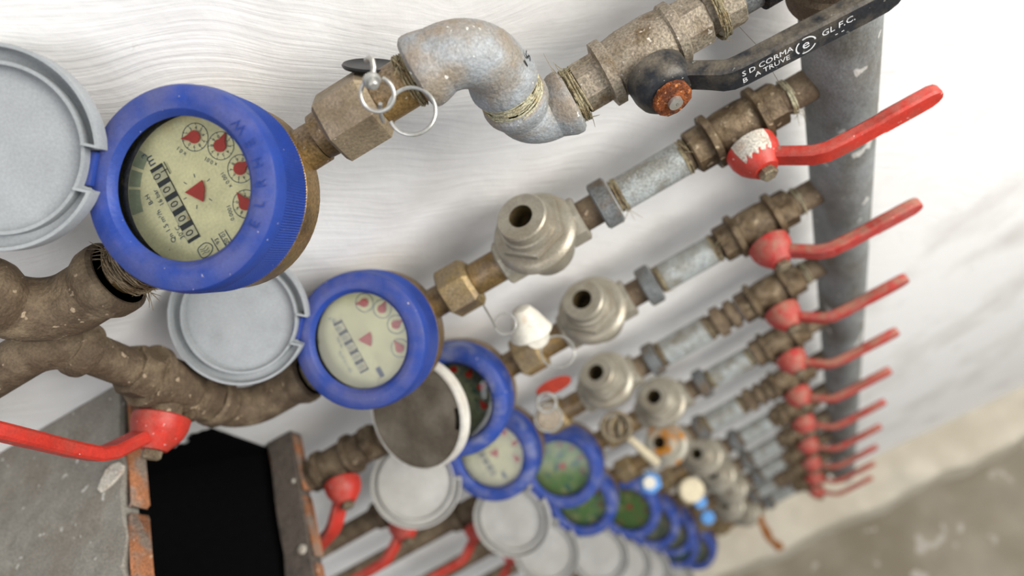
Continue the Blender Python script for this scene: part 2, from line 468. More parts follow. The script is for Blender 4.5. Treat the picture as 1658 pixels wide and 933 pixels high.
for i in range(4):
    for s, xx in ((0, -0.6246), (1, -0.5922)):
        b = MB(); b.box((0, 0, 0), (0.0024, 0.062, 0.013), None, 0.0008)
        o = b.build('brick', M['brick'], sp, rough=0.0008)
        o.location = (xx - 0.0008 * (i * 3.4 + 1.6), WY - 0.036 - i * 0.068, -0.3185 - (0.0005 if s else 0.002))
for (x, y, r, pa, z) in ((-0.606, -0.075, 0.005, sp, -0.309), (-0.601, -0.005, 0.0022, sp, -0.309)):
    b = MB(); b.rev([(-0.001, r), (0.0012, r * 0.9), (0.002, r * 0.4)], T(x, y, z), 14)
    b.build('paint_splash', M['white_paint'], pa)
b = MB()
bl = [(0.0, 0.014), (0.010, 0.017), (0.022, 0.015), (0.026, 0.008), (0.024, 0.0), (0.015, -0.006), (0.003, -0.010), (-0.010, -0.012), (-0.014, -0.006), (-0.008, 0.004)]
b.poly([(XS - 0.018 + p[0] * 0.62, -0.0315 + p[1] * 0.6) for p in bl], T(0, 0, ZS - .001), 0.0035)
b.build('paint_splash', M['white_paint'], sl)
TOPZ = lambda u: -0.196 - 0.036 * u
tray = empty('dark_gap_tray')
tag(tray, 'tray painted black for the dark gap between the grey mortar slab and the brick strip at lower left', 'tray')
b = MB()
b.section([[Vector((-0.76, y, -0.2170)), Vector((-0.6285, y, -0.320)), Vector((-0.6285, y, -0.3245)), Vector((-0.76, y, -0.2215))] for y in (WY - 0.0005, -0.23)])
b.build('base_panel', M['gap_dark'], tray)
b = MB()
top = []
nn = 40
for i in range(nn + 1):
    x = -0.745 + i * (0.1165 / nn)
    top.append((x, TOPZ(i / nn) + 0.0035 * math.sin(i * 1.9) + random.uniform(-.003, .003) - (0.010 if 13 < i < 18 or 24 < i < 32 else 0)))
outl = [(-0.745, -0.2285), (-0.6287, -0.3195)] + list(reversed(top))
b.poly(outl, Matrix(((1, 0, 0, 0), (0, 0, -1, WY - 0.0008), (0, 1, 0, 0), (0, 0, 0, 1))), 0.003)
b.build('back_panel', M['gap_dark'], tray)

# ---------------------------------------------------------------- riser pipe
R0 = 0.0262
riser = empty('riser_pipe')
tag(riser, 'thick grey vertical steel pipe that all the rows branch from', 'pipe')
b = MB(); b.rev([(-1.62, R0 - .003), (-1.617, R0), (-0.0745, R0)], None, 48)
b.build('pipe', M['riser'], riser)
b = MB(); b.rev([(-0.076, 0.0285), (-0.073, 0.033), (-0.058, 0.033), (-0.055, 0.0305), (0.0, 0.0305), (0.005, 0.033), (0.018, 0.033), (0.021, 0.029)], None, 48)
b.build('tee', M['rusty_brown'], riser)['label'] = 'dark brown tee at the top of the grey riser'
b = MB(); b.rev([(0.02, R0), (0.40, R0)], None, 48)
b.build('pipe', M['riser'], riser)


def hemp_ring(b, x, r, width, n=40, amp=0.0012, axis='x', seg=5):
    """strands of hemp wound around a threaded joint, axis x, centred at x"""
    for k in range(n):
        a0 = random.uniform(0, 2 * PI); span = random.uniform(0.9, 2.4)
        xx = x + random.uniform(-width, width) * 0.5; drift = random.uniform(-width, width) * 0.3
        rr = r + random.uniform(0, amp)
        p = []
        for s in range(9):
            a = a0 + span * s / 8
            q = rr + 0.0003 * math.sin(s * 2.1 + k)
            p.append((xx + drift * s / 8, q * math.cos(a), q * math.sin(a)))
        b.tube(p, random.uniform(0.0003, 0.0006), seg)


def hemp_stray(b, p, n, length, spread=(1, 1, 1), down=0.3):
    for k in range(n):
        d = Vector((random.uniform(-1, 1) * spread[0], random.uniform(-1, 1) * spread[1], random.uniform(-1, 1) * spread[2] - down)).normalized()
        q = Vector(p) + Vector((random.uniform(-.003, .003), random.uniform(-.004, .004), random.uniform(-.002, .002)))
        l = length * random.uniform(0.4, 1.2); c = Vector((random.uniform(-1, 1), random.uniform(-1, 1), random.uniform(-1, 1))) * l * 0.4
        b.tube([q, q + d * l * 0.35 + c * 0.2, q + d * l * 0.7 + c * 0.6, q + d * l + c], [0.0003, 0.00028, 0.00022, 0.00012], 4)


# ---------------------------------------------------------------- rows
ZI = [0.0, -0.15, -0.30, -0.45, -0.60, -0.75, -0.90, -1.05, -1.20, -1.35, -1.50]
DROP = [0, .012, .020, .040, .040, .070, .090, .105, .110, .120, .120]
SHIFT = [0, 0, 0, -.036, 0, -.034, 0, 0, .004, -.022, 0]
ORD = ['top', 'second', 'third', 'fourth', 'fifth', 'sixth', 'seventh', 'eighth', 'ninth', 'tenth', 'lowest']


def rowname(i):
    return ORD[i] + ' pipe row'


def rowmx(i):
    return T(0, 0, ZI[i]) @ Matrix.Rotation(-math.atan2(DROP[i], 0.4), 4, 'Y')


# welded branch stubs belong to the riser
for i in range(1, 11):
    b = MB(); b.rev([(-0.0468, 0.0122), (-0.0235, 0.0122)], rowmx(i) @ AX['x'], 24)
    b.build('branch_stub', M['rusty_brown'], riser)


for i, n in ((1, 26), (2, 16), (3, 10)):
    b = MB(); hemp_ring(b, -0.0415, .0126, .004, n)
    hemp_stray(b, (-.0360, -.004, -.0135), 14 if i == 1 else 5, .010, (.2, .5, .5))
    b.bm.transform(rowmx(i))
    b.build('hemp_packing', M['hemp_pale'], riser, kind='stuff')


# ---- ball valve (origin on the pipe axis under the stem, pipe along x, stem along -y)
def valve_body(b, L=0.0365, ro=0.0172, rc=0.0213, rb=0.0168):
    b.rev([(-L, ro - .002), (-L + .0015, ro), (-.0205, ro)], AX['x'], 8, phase=PI / 8)
    b.rev([(.0205, ro), (L - .0015, ro), (L, ro - .002)], AX['x'], 8, phase=PI / 8)
    b.rev([(-.0225, rc - .003), (-.0215, rc), (-.0165, rc), (-.0150, rb), (-.008, rb + .001), (.008, rb + .001), (.0150, rb), (.0165, rc), (.0215, rc), (.0225, rc - .003)], AX['x'], 40)
    b.rev([(.012, .0115), (.0205, .0115)], AX['-y'], 24)


def rrect(w, t, c):
    """rounded rectangle loop in (u = thickness, v = width)"""
    a, d = t / 2, w / 2
    return [(-a + c, -d), (a - c, -d), (a, -d + c), (a, d - c), (a - c, d), (-a + c, d), (-a, d - c), (-a, -d + c)]


def lever(b, path, widths, thick, side=1):
    """bar swept along (x, y) points, width along z"""
    secs = []
    n = len(path)
    for k, (x, y) in enumerate(path):
        p0 = path[max(k - 1, 0)]; p1 = path[min(k + 1, n - 1)]
        tx, ty = p1[0] - p0[0], p1[1] - p0[1]
        l = math.hypot(tx, ty); nx, ny = -ty / l, tx / l
        secs.append([Vector((x + nx * u, y + ny * u, v)) for u, v in rrect(widths[k], thick if not isinstance(thick, list) else thick[k], 0.0016 if widths[k] > .005 else .0005)])
    b.section(secs)


LPATH = [(0.008, -0.0365), (0.014, -0.0405), (0.022, -0.0465), (0.031, -0.0530), (0.040, -0.0563), (0.055, -0.0572), (0.078, -0.0575), (0.080, -0.0575), (0.100, -0.0577), (0.112, -0.0578), (0.1165, -0.0578), (0.119, -0.0578)]
LWID = [0.0150, 0.0150, 0.0152, 0.0158, 0.0160, 0.0160, 0.0154, 0.0176, 0.0176, 0.0170, 0.0135, 0.0075]


def make_valve(path=LPATH, wid=LWID):
    r = empty('ball_valve')
    b = MB(); valve_body(b); b.build('valve_body', M['dark_brass'], r)
    b = MB(); b.rev([(.0215, .0172), (.0225, .0186), (.0290, .0184), (.0350, .0165), (.0395, .0135), (.0430, .0105), (.0450, .0090)], AX['-y'], 36)
    h = b.build('lever_hub', M['red'], r)
    b = MB(); lever(b, path, wid, 0.0088); b.build('lever_arm', M['red'], r)
    b = MB(); b.rev([(.0452, .0062), (.0460, .0066), (.0500, .0066), (.0510, .0055)], AX['-y'], 6); b.build('stem_nut', M['bolt'], r)
    return r


proto_valve = make_valve()
VX = -0.0838

# ---- zinc nipple etc. along the row
def fitting(name, prof, m, seg=32, phase=0.0):
    b = MB(); b.rev(prof, AX['x'], seg, phase=phase)
    return b.build(name, m)


def place(o, i, x, y=0.0, z=0.0, rx=0.0):
    o.matrix_world = rowmx(i) @ T(x, y, z) @ Matrix.Rotation(rx, 4, 'X')


def zinc_pipe(x0, x1, i, label, r=0.0134):
    root = empty('pipe_nipple')
    L = x1 - x0
    b = MB(); b.rev([(0.006, r - .0006), (0.0065, r), (L - .0065, r), (L - .006, r - .0006)], AX['x'], 32)
    b.build('pipe', M['zinc_nipple'], root)
    for s0, s1 in ((0.0002, 0.0058), (L - 0.0058, L - .0002)):
        b = MB()
        pr = []
        k = 0
        while s0 + k * 0.0009 < s1:
            pr.append((s0 + k * 0.0009, r - .0012 + (0.0006 if k % 2 else 0))); k += 1
        b.rev(pr, AX['x'], 24)
        b.build('thread', M['rusty_brown'], root)
    if i < 6:
        b = MB(); hemp_ring(b, 0.0045, r - .0008, 0.006, 26 if i < 3 else 12); hemp_ring(b, L - 0.0045, r - .0008, 0.006, 20 if i < 3 else 10)
        if i < 3:
            hemp_stray(b, (0.003, -0.006, -0.012), 5, 0.012); hemp_stray(b, (L - .003, -0.004, 0.013), 4, 0.012, down=-0.4)
        b.build('hemp_packing', M['hemp'], root, kind='stuff')
    place(root, i, x0)
    return tag(root, label, 'pipe', 'grey zinc pipe pieces in the rows')


# ---- pressure regulator (origin on pipe axis; nose along +z)
def make_regulator():
    r = empty('pressure_regulator')
    b = MB()
    b.rev([(-.0365, .0165), (-.035, .0185), (-.021, .0185)], AX['x'], 8, phase=PI / 8)
    b.rev([(.021, .0185), (.035, .0185), (.0365, .0165)], AX['x'], 8, phase=PI / 8)
    b.rev([(-.022, .0150), (-.014, .0190), (.014, .0190), (.022, .0150)], AX['x'], 32)
    b.rev([(-.026, .008), (-.025, .016), (-.020, .021), (-.004, .0245), (.008, .0290)], None, 40)
    b.build('regulator_body', M['nickel'], r)
    b = MB()
    b.rev([(.0085, .0300), (.0098, .0330), (.0150, .0337), (.0185, .0318), (.0205, .0280)], None, 48)
    b.build('bonnet_disc', M['nickel'], r)
    b = MB(); b.rev([(.0207, .0262), (.0215, .0275), (.0262, .0275), (.0272, .0255)], None, 6, phase=0.35); b.build('hexagon', M['nickel'], r)
    b = MB()
    b.rev([(.0274, .0222), (.0322, .0216), (.0330, .0200), (.0405, .0196), (.0420, .0184), (.0422, .0092)], None, 48, caps=(True, False))
    b.build('nozzle', M['nickel'], r)
    b = MB(); b.rev([(.0421, .0091), (.0405, .0084), (.0280, .0080), (.0279, .001)], None, 32, caps=(False, True)); b.build('bore', M['bore'], r)
    return r


proto_reg = make_regulator()


def union_nut(r=0.0212, L=0.027, ph=0.25):
    b = MB(); b.rev([(0, r * .86), (.0022, r), (L - .0035, r), (L, r * .84)], AX['x'], 6, phase=ph)
    return b


# ---- water meter. origin on the pipe axis, dial axis = local +z
RING_R = 0.0535
TX = Matrix(((0, -1, 0, 0), (1, 0, 0, 0), (0, 0, 1, 0), (0, 0, 0, 1)))   # printing runs along local +y, its top towards -x
ZD = 0.0318     # dial plane


def knurl(i, t):
    return 1.0 - (0.013 if i % 2 and 0.0170 < t < 0.0400 else 0.0)


def dial_text(b, s, size, x, y, rot=0.0, dz=0.0004, align='CENTER'):
    b.text(s, size, T(x, y, ZD + dz) @ TX @ Matrix.Rotation(rot, 4, 'Z'), align=align)


def ring_line(b, cx, cy, r, w, n=40, z=ZD + .0003, a0=0, a1=2 * PI):
    bm = b.bm
    vs = []
    for k in range(n + 1):
        a = a0 + (a1 - a0) * k / n
        vs.append((bm.verts.new((cx + (r - w) * math.cos(a), cy + (r - w) * math.sin(a), z)), bm.verts.new((cx + r * math.cos(a), cy + r * math.sin(a), z))))
    for p, q in zip(vs, vs[1:]):
        bm.faces.new((p[0], p[1], q[1], q[0]))


def bar(b, x0, y0, x1, y1, w, z=ZD + .0003):
    d = Vector((x1 - x0, y1 - y0)).normalized(); n = Vector((-d.y, d.x)) * w / 2
    bm = b.bm
    bm.faces.new([bm.verts.new((p[0], p[1], z)) for p in ((x0 + n.x, y0 + n.y), (x1 + n.x, y1 + n.y), (x1 - n.x, y1 - n.y), (x0 - n.x, y0 - n.y))])


SUB = [(0.0135, 0.0270, 0.2, 2.75), (0.0245, 0.0150, 1.0, 0.6), (0.0285, -0.0020, 1.0, 0.1), (0.0215, -0.0205, 1.0, 1.7)]   # sub-dials: x, y, start, pointer angle


def make_meter(detail):
    """detail: 2 full print, 1 coarse print, 0 pointers only. No lid."""
    r = empty('water_meter')
    b = MB()
    b.rev([(-.0235, .020), (-.022, .032), (-.016, .0425), (-.009, .0490), (-.003, .0522), (.0150, .0527), (.0162, .0515)], None, 56)
    b.rev([(-.0625, .0105), (-.062, .0122), (-.040, .0125), (-.030, .016), (-.02, .018)], AX['x'], 28)
    b.rev([(.02, .018), (.030, .016), (.040, .0125), (.062, .0122), (.0625, .0105)], AX['x'], 28)
    b.build('meter_body', M['brass'], r)
    b = MB()
    seg = 460
    b.rev([(.0165, .0525), (.0172, RING_R), (.0395, RING_R), (.0405, RING_R - .0004), (.0465, RING_R - .0012), (.0482, RING_R - .0021), (.0492, RING_R - .0040), (.0503, RING_R - .0085),
           (.0504, .0428), (.0494, .0396), (.0470, .0374), (.0448, .0366)], None, seg, caps=(False, False), rad=knurl)
    b.build('blue_ring', M['blue'], r, angle=28)
    b = MB(); b.rev([(.0447, .0367), (.0437, .0403), (ZD - .0005, .0405)], None, 64, caps=(False, False), )
    b.build('rubber_seal', M['grime'], r)
    b = MB(); b.rev([(ZD - .002, .0404), (ZD, .0404)], None, 64); b.build('dial_plate', M['dial'], r)
    if detail == 2:
        b = MB()
        dial_text(b, 'm\u00b3', 0.0085, -0.0172, 0.0305)
        dial_text(b, 'Qn 1.5 m\u00b3/h', 0.0042, -0.0268, -0.0075)
        dial_text(b, 'B-H', 0.0040, -0.0285, 0.0108)
        dial_text(b, '16 bar', 0.0040, -0.0228, 0.0088)
        dial_text(b, '30\u00b0C', 0.0040, -0.0212, -0.0146)
        dial_text(b, 'x 0.1', 0.0034, 0.0025, 0.0245, 0.35)
        dial_text(b, 'x 0.01', 0.0034, 0.0150, 0.0105, 0.55)
        dial_text(b, 'x 0.001', 0.0034, 0.0180, -0.0030, 0.05)
        dial_text(b, '0.0001', 0.0034, 0.0112, -0.0202, -0.2)
        for k, (sx, sy, a, pa) in enumerate(SUB):
            ring_line(b, sx, sy, 0.0080, 0.00035, 36)
            for d in range(10):
                an = pa + 0.15 - d * 2 * PI / 10
                bar(b, sx + .0068 * math.cos(an), sy + .0068 * math.sin(an), sx + .0079 * math.cos(an), sy + .0079 * math.sin(an), .0003)
                dial_text(b, str((d + 1) % 10), 0.0028, sx + .0052 * math.cos(an - .05), sy + .0052 * math.sin(an - .05), an - PI, 0.0003)
        for an in (0.25, 1.3, 2.1, 3.1, 4.1, 5.2):
            bar(b, .0078 * math.cos(an), .0078 * math.sin(an), .0100 * math.cos(an), .0100 * math.sin(an), .0004)
        for x in (-.0062, -.0010, .0034):
            bar(b, x, -.0268, x + .0004, -.0352, .0005)
        dial_text(b, '93', 0.0036, -.0036, -.0300); dial_text(b, '20 01', 0.0036, .0012, -.0305)
        # outlined emblem with a wavy stroke
        pts = [(-.0128 + .0046 * math.cos(a) * (1 + .10 * math.cos(3 * a)), -.0308 + .0040 * math.sin(a) * (1 + .12 * math.sin(2 * a + 1))) for a in [2 * PI * k / 22 for k in range(22)]]
        for p, q in zip(pts, pts[1:] + pts[:1]): bar(b, *p, *q, .0005)
        for k in range(3):
            yy = -.0322 + .0014 * k
            w = [(-.0154 + .0013 * j, yy + .0005 * math.sin(j * 1.6 + k)) for j in range(5)]
            for p, q in zip(w, w[1:]): bar(b, *p, *q, .0003)
        b.build('dial_print', M['ink'], r)
        b = MB()
        for (a0, a1) in ((2.05, 2.28), (2.33, 2.56), (2.60, 2.95)):
            ring_line(b, 0, 0, .0400, .0068, 10, ZD + .0002, a0, a1)
        b.build('scale_band', M['pale_green'], r)
    elif detail == 1:
        b = MB()
        dial_text(b, 'm\u00b3', 0.0078, -0.0180, 0.0270)
        dial_text(b, 'Qn 1.5 m\u00b3/h', 0.0042, -0.0265, -0.0075)
        dial_text(b, '16 bar', 0.0042, -0.0226, 0.0088)
        for k, (sx, sy, a, pa) in enumerate(SUB): ring_line(b, sx, sy, 0.0080, 0.0006, 24)
        bar(b, -.004, -.025, -.004, -.034, .0044)
        b.build('dial_print', M['ink'], r)
    if detail:
        # register window with five drums
        b = MB(); b.box((-.0155, 0.0010, ZD + .0004), (.0082, .0475, .0004)); b.build('register_window', M['ink_black'], r)
        b = MB()
        for k in range(5):
            yk = 0.0192 - k * 0.0093
            b.box((-.0155, yk, ZD + .0007), (.0076, .0060 if k else .0064, .0004))
        b.build('digit_drum', M['drum'], r, kind='stuff')
        b = MB()
        for k in range(5):
            yk = 0.0192 - k * 0.0093
            dial_text(b, '0', 0.0072, -.0155 if k else -.0170, yk, 0, 0.00105)
        if detail == 2:
            dial_text(b, '1', 0.0060, -.0118, 0.0200, 0, 0.00105)
            bar(b, -.0095, .0245, -.0095, .0165, .0006, ZD + .0010)
        b.build('digits', M['ink_black'], r)
    # red pointers
    b = MB(); b.poly([(-.0066, .0028), (.0058, .0036), (.0048, -.0010), (.0004, -.0072)], T(0, 0, ZD + .0010), .0008)
    b.build('flow_star', M['pointer'], r)
    for sx, sy, a, pa in SUB:
        b = MB()
        pts = [(.0036 * math.cos(t), .0036 * math.sin(t)) for t in [0.55 + (2 * PI - 1.1) * k / 18 for k in range(19)]] + [(.0082, 0.0)]
        b.poly(pts, T(sx, sy, ZD + .0008) @ Matrix.Rotation(pa, 4, 'Z'), .0008)
        b.build('pointer', M['pointer'], r)
    for ch in r.children:
        if ch.name.split('.')[0] in ('dial_print', 'register_window', 'digit_drum', 'digits', 'flow_star', 'pointer'):
            ch.data.transform(Matrix.Diagonal((.93, .93, 1, 1)))
    b = MB(); b.rev([(.0422, .0401), (.0430, .0401)], None, 64); b.build('glass', M['glass'], r)
    return r


def add_lid(r, hang, open_deg, style='grey', scale=1.0):
    """hinge lug and lid. hang: direction of the hinge in the dial plane, radians."""
    Hm = Matrix.Rotation(hang, 4, 'Z')
    b = MB()
    b.box((0.0510, 0, .0490), (.0115, .0180, .0080), Hm, .0012)
    b.rev([(-.0089, .0040), (.0089, .0040)], Hm @ T(.0560, 0, .0492) @ AX['y'], 16)
    b.build('hinge_lug', M['blue'], r)
    # lid built flat (closed side down), hinge line at its local origin, centre at +x
    R = 0.0510 * scale
    c = R - 0.0135
    m = M['lid'] if style == 'grey' else (M['lid_pale'] if style == 'pale' else M['lid_dirty'])
    b = MB()
    bm = b.bm
    seg = 88
    # plate with an outer rim wall (open at the hinge notch) and a lower inner ring
    def ringp(rad, z, notch=False):
        out = []
        for k in range(seg):
            a = 2 * PI * k / seg
            q = rad
            out.append(bm.verts.new((c - q * math.cos(a), q * math.sin(a), z)))
        return out
    rows = [ringp(.002, .0), ringp(R * .5, .0), ringp(R * .80, .0)]
    rows += [ringp(R * .802, .0056), ringp(R * .838, .0058), ringp(R * .845, .0006), ringp(R * .955, .0006), ringp(R * .960, .0086), ringp(R * .995, .0088), ringp(R, .0080), ringp(R, -.0010), ringp(R * .97, -.0022), ringp(R * .846, -.0024), ringp(R * .5, -.0024), ringp(.002, -.0024)]
    bm.faces.new(rows[0]); bm.faces.new(list(reversed(rows[-1])))
    skip = lambda k, j: (5 <= j <= 11) and (k < 3 or k >= seg - 3)
    for j, (p, q) in enumerate(zip(rows, rows[1:])):
        for k in range(seg):
            if skip(k, j): continue
            bm.faces.new((p[k], p[(k + 1) % seg], q[(k + 1) % seg], q[k]))
    # walls of the notch
    for s in (1, -1):
        a = 2 * PI * 3 / seg * s
        x0, y0 = c - R * math.cos(a), R * math.sin(a)
        b.box((x0 + .0046, y0 + .0004 * s, .0032), (.0088, .0014, .0110))
    # lid is made with its hollow side up (+z); open flat = hollow side faces along the dial axis
    lid = b.build('lid', m, r, angle=30)
    ang = math.radians(180 - open_deg)
    lid.matrix_local = Hm @ T(.0530, 0, .0534) @ Matrix.Rotation(-ang, 4, 'Y')
    if style == 'dirty':      # off its hinge, lying upside down on the ring, slid to the left
        lid.matrix_local = T(-.0230, .0100, .0790) @ Hm @ Matrix.Rotation(0.36, 4, 'Y') @ Matrix.Rotation(PI, 4, 'X') @ T(-c, 0, 0)
    if style == 'dirty':
        b = MB(); b.rev([(-.0032, R * .955), (-.0028, R * 1.004), (.0084, R * 1.004), (.0088, R * .985)], T(c, 0, 0), 72, caps=(False, False))
        o = b.build('lid_rim', M['lid_rim'], lid); o['label'] = 'off-white rim of the muddy lid'
    return lid


full_meter = make_meter(2)
coarse_meter = make_meter(1)
blank_meter = make_meter(0)

# ---------------------------------------------------------------- rows two to eleven
METER_X = -0.405
DIALS = [None, 'dial_old', 'dial_mud', 'dial_old', 'dial_green', 'dial_green', 'dial_moss', 'dial_mud', 'dial_mud', 'dial_moss', 'dial_mud']
LIDS = {1: (138, 166, 'grey'), 2: (152, 42, 'dirty'), 3: (168, 157, 'pale'), 4: (-165, 178, 'pale'), 5: (-158, 172, 'pale'), 6: (-156, 172, 'pale'), 7: (-156, 170, 'pale'),
        8: (-156, 170, 'pale'), 9: (-156, 170, 'pale'), 10: (-156, 172, 'pale')}
LEVER_LOOK = {1: 'red lever with white paint smears', 2: 'dusty red lever', 3: 'dusty red lever', 4: 'brown-dusted pink lever', 5: 'brown-dusted pink lever'}
DIAL_LOOK = {1: 'cream dial and open grey lid', 2: 'muddy lid over its dial', 3: 'cream dial and pale lid', 4: 'green mossy dial', 5: 'dull green dial', 6: 'bright moss-green dial'}

for i in range(1, 11):
    rn = rowname(i); s = SHIFT[i]
    # valve at the riser
    v = proto_valve if i == 1 else copy_tree(proto_valve)
    place(v, i, VX, rx=random.uniform(-.04, .04) if i > 1 else 0)
    if i >= 2:
        for p in ('lever_hub', 'lever_arm'): setmat(v, p, M['red_dusty'])
    tag(v, f"valve with {LEVER_LOOK.get(i, 'faded pink lever')} beside the riser on the {rn}", 'valve', 'lever valves beside the riser')
    # zinc pipe
    x1 = VX - 0.0367
    if s < -0.01:
        nip = MB(); nip.rev([(-.0345, .0125), (-.030, .0125), (-.029, .0175), (-.019, .0175), (-.018, .0125), (-.0130, .0125), (-.012, .0165), (-.004, .0165), (-.003, .0125), (-.0002, .0125)], AX['x'], 24)
        o = nip.build('reducing_nipple', M['rusty_brown']); place(o, i, x1 + (-0.036 - s) * 0.0)
        tag(o, f"rusty stepped nipple between valve and grey pipe piece on the {rn}", 'nipple')
        xz1 = x1 - 0.0347
    else:
        xz1 = x1 - 0.0002
    xr = -0.250 + s                   # regulator centre
    xc1 = xr + 0.0365 + 0.0285        # right face of the ring coupling
    zinc_pipe(xc1 + .0002, xz1, i, f"grey zinc pipe piece on the {rn}, left of the lever valve", 0.0134 if s > -.01 else 0.0150)
    # ring coupling and dark nipple
    root = empty('pipe_coupling')
    b = MB(); b.rev([(.0002, .0122), (.0135, .0122)], AX['x'], 24); b.build('thread', M['rusty_brown'], root)
    b = MB(); b.rev([(.0136, .0170), (.0150, .0192), (.0265, .0192), (.0280, .0170)], AX['x'], 28); b.build('collar', M['dark_zinc'], root)
    place(root, i, xr + 0.0365)
    tag(root, f"dark grey ring coupling on the {rn}, right of the nickel regulator", 'coupling', 'ring couplings in the rows')
    # regulator
    g = proto_reg if i == 1 else copy_tree(proto_reg)
    place(g, i, xr, 0, 0, random.uniform(-.06, .06) if i > 1 else 0.02)
    lab = f"nickel pressure regulator with round open nozzle on the {rn}"
    if i == 5:
        for p in ('nozzle', 'bonnet_disc'): setmat(g, p, M['nickel_rust'])
        lab = f"nickel pressure regulator streaked with orange rust on the {rn}"
    tag(g, lab, 'regulator', 'pressure regulators in a receding line')
    # union: tail and hexagon nut
    root = empty('union_nut')
    b = MB(); b.rev([(-.0250, .0132), (-.0002, .0132)], AX['x'], 24); b.build('tail_pipe', M['brass'], root)
    b = union_nut(); o = b.build('nut', M['brass_nut'], root); o.location = (-.0522, 0, 0)
    place(root, i, xr - 0.0365)
    tag(root, f"brass hexagon union nut on the {rn}, between meter and regulator", 'nut', 'brass union nuts beside the meters')
    # meter
    xm = xr - 0.0365 - 0.0525 - 0.0626
    if i <= 3:
        mt = copy_tree(coarse_meter)
    else:
        mt = copy_tree(blank_meter)
    tilt = math.radians({1: 30, 2: 33, 3: 28, 4: 30}.get(i, 30))
    mt.matrix_world = rowmx(i) @ T(xm, 0.0, 0) @ Matrix.Rotation(tilt, 4, 'X')
    setmat(mt, 'dial_plate', M[DIALS[i]])
    if i >= 2: setmat(mt, 'blue_ring', M['blue_worn'])
    if i >= 2:
        setmat(mt, 'pointer', M['pointer'] if i < 4 else M['pointer_dull'])
    add_lid(mt, math.radians(LIDS[i][0]), LIDS[i][1], LIDS[i][2])
    tag(mt, f"blue water meter with {DIAL_LOOK.get(i, 'murky dial')} on the {rn}", 'water meter', 'blue water meters in a receding line')
    # left side
    xl = xm - 0.0627
    if i == 1:
        continue
    root = empty('inlet_pipe')
    b = MB(); b.rev([(-.040, .0128), (-.0002, .0128)], AX['x'], 24); b.build('pipe', M['rusty_brown'], root)
    b = union_nut(.0195, .018); o = b.build('nut', M['dark_brass'], root); o.location = (-.0582, 0, 0)
    place(root, i, xl)
    tag(root, f"short brown inlet pipe with nut left of the meter on the {rn}", 'pipe', 'inlet pipes left of the meters')
    v = copy_tree(proto_valve)
    vx = xl - 0.0585 - 0.0367
    v.matrix_world = rowmx(i) @ T(vx, 0, 0) @ Matrix.Rotation(PI, 4, 'Y') @ Matrix.Rotation(0.0, 4, 'X')
    if i == 2:
        for ch in v.children:
            if ch.name.split('.')[0] != 'valve_body': ch.matrix_local = Matrix.Rotation(math.radians(-27), 4, 'Y')
    setmat(v, 'valve_body', M['rusty_brown'])
    tag(v, f"brown ball valve with red lever left of the meter on the {rn}", 'valve', 'lever valves left of the meters')
    root = empty('supply_pipe')
    b = MB(); b.rev([(-.22, .0128), (-.0002, .0128)], AX['x'], 24); b.build('pipe', M['rusty_brown'], root)
    place(root, i, vx - 0.0367)
    tag(root, f"dark supply pipe at the far left end of the {rn}", 'pipe', 'supply pipes under the tray')

# third row: the left lever is short of the brick strip
# white smears on the first red lever
for o in [x for x in bpy.data.objects if x.name.startswith('ball_valve') and x.get('label', '').find('white paint') > 0]:
    b = MB()
    sec = []
    for k, (x, y) in enumerate(LPATH[1:6]):
        sec.append([Vector((x, y - .0032, .0068 + .0007)), Vector((x, y + .0034, .0068 + .0007)), Vector((x, y + .0034, .0062)), Vector((x, y - .0032, .0062))])
    b.section(sec)
    b.build('paint_smear', M['white_paint'], o)
    b = MB()
    bm = b.bm
    vs = []
    for k in range(13):
        a = math.radians(50 + k * 7)
        row = []
        for t, rr in ((.0225, .01885), (.0290, .0187), (.0350, .0168), (.0375 + .0018 * math.sin(k * 2.3), .0152)):
            row.append(bm.verts.new((rr * math.cos(a), -t, rr * math.sin(a))))
        vs.append(row)
    for p, q in zip(vs, vs[1:]):
        for j in range(3): bm.faces.new((p[j], p[j + 1], q[j + 1], q[j]))
    b.build('paint_smear', M['white_paint'], o)

# ---------------------------------------------------------------- second row, left end: elbow, rising pipe with valve
XE = -0.542
Z2 = ZI[1] - 0.0155
xm2 = -0.250 - 0.0365 - 0.0525 - 0.0626
xl2 = xm2 - 0.0627


def elbow(name, corner, d1, d2, a1, a2, br, r, m, rb=None, wb=0.008, parent=None):
    """pipe elbow: arms of length a1, a2 from the corner along unit vectors d1, d2; beads at both mouths"""
    b = MB()
    c = Vector(corner); d1 = Vector(d1); d2 = Vector(d2)
    pts = [c + d1 * a1]
    s0 = c + d1 * br; s1 = c + d2 * br; o = c + d1 * br + d2 * br
    for k in range(13):
        t = PI / 2 * k / 12
        pts.append(o - d2 * br * math.cos(t) - d1 * br * math.sin(t))
    pts.append(c + d2 * a2)
    b.tube(pts, r, 36)
    rb = rb or r * 1.2
    for d, a in ((d1, a1), (d2, a2)):
        q = d.to_track_quat('Z', 'Y').to_matrix().to_4x4()
        mx = Matrix.Translation(c) @ q
        b.rev([(a - wb - .008, r), (a - wb - .004, r + (rb - r) * .45), (a - wb, rb * .985), (a - wb * .5, rb), (a - .002, rb * .985), (a, rb - .0025)], mx, 36)
    return b.build(name, m, parent)


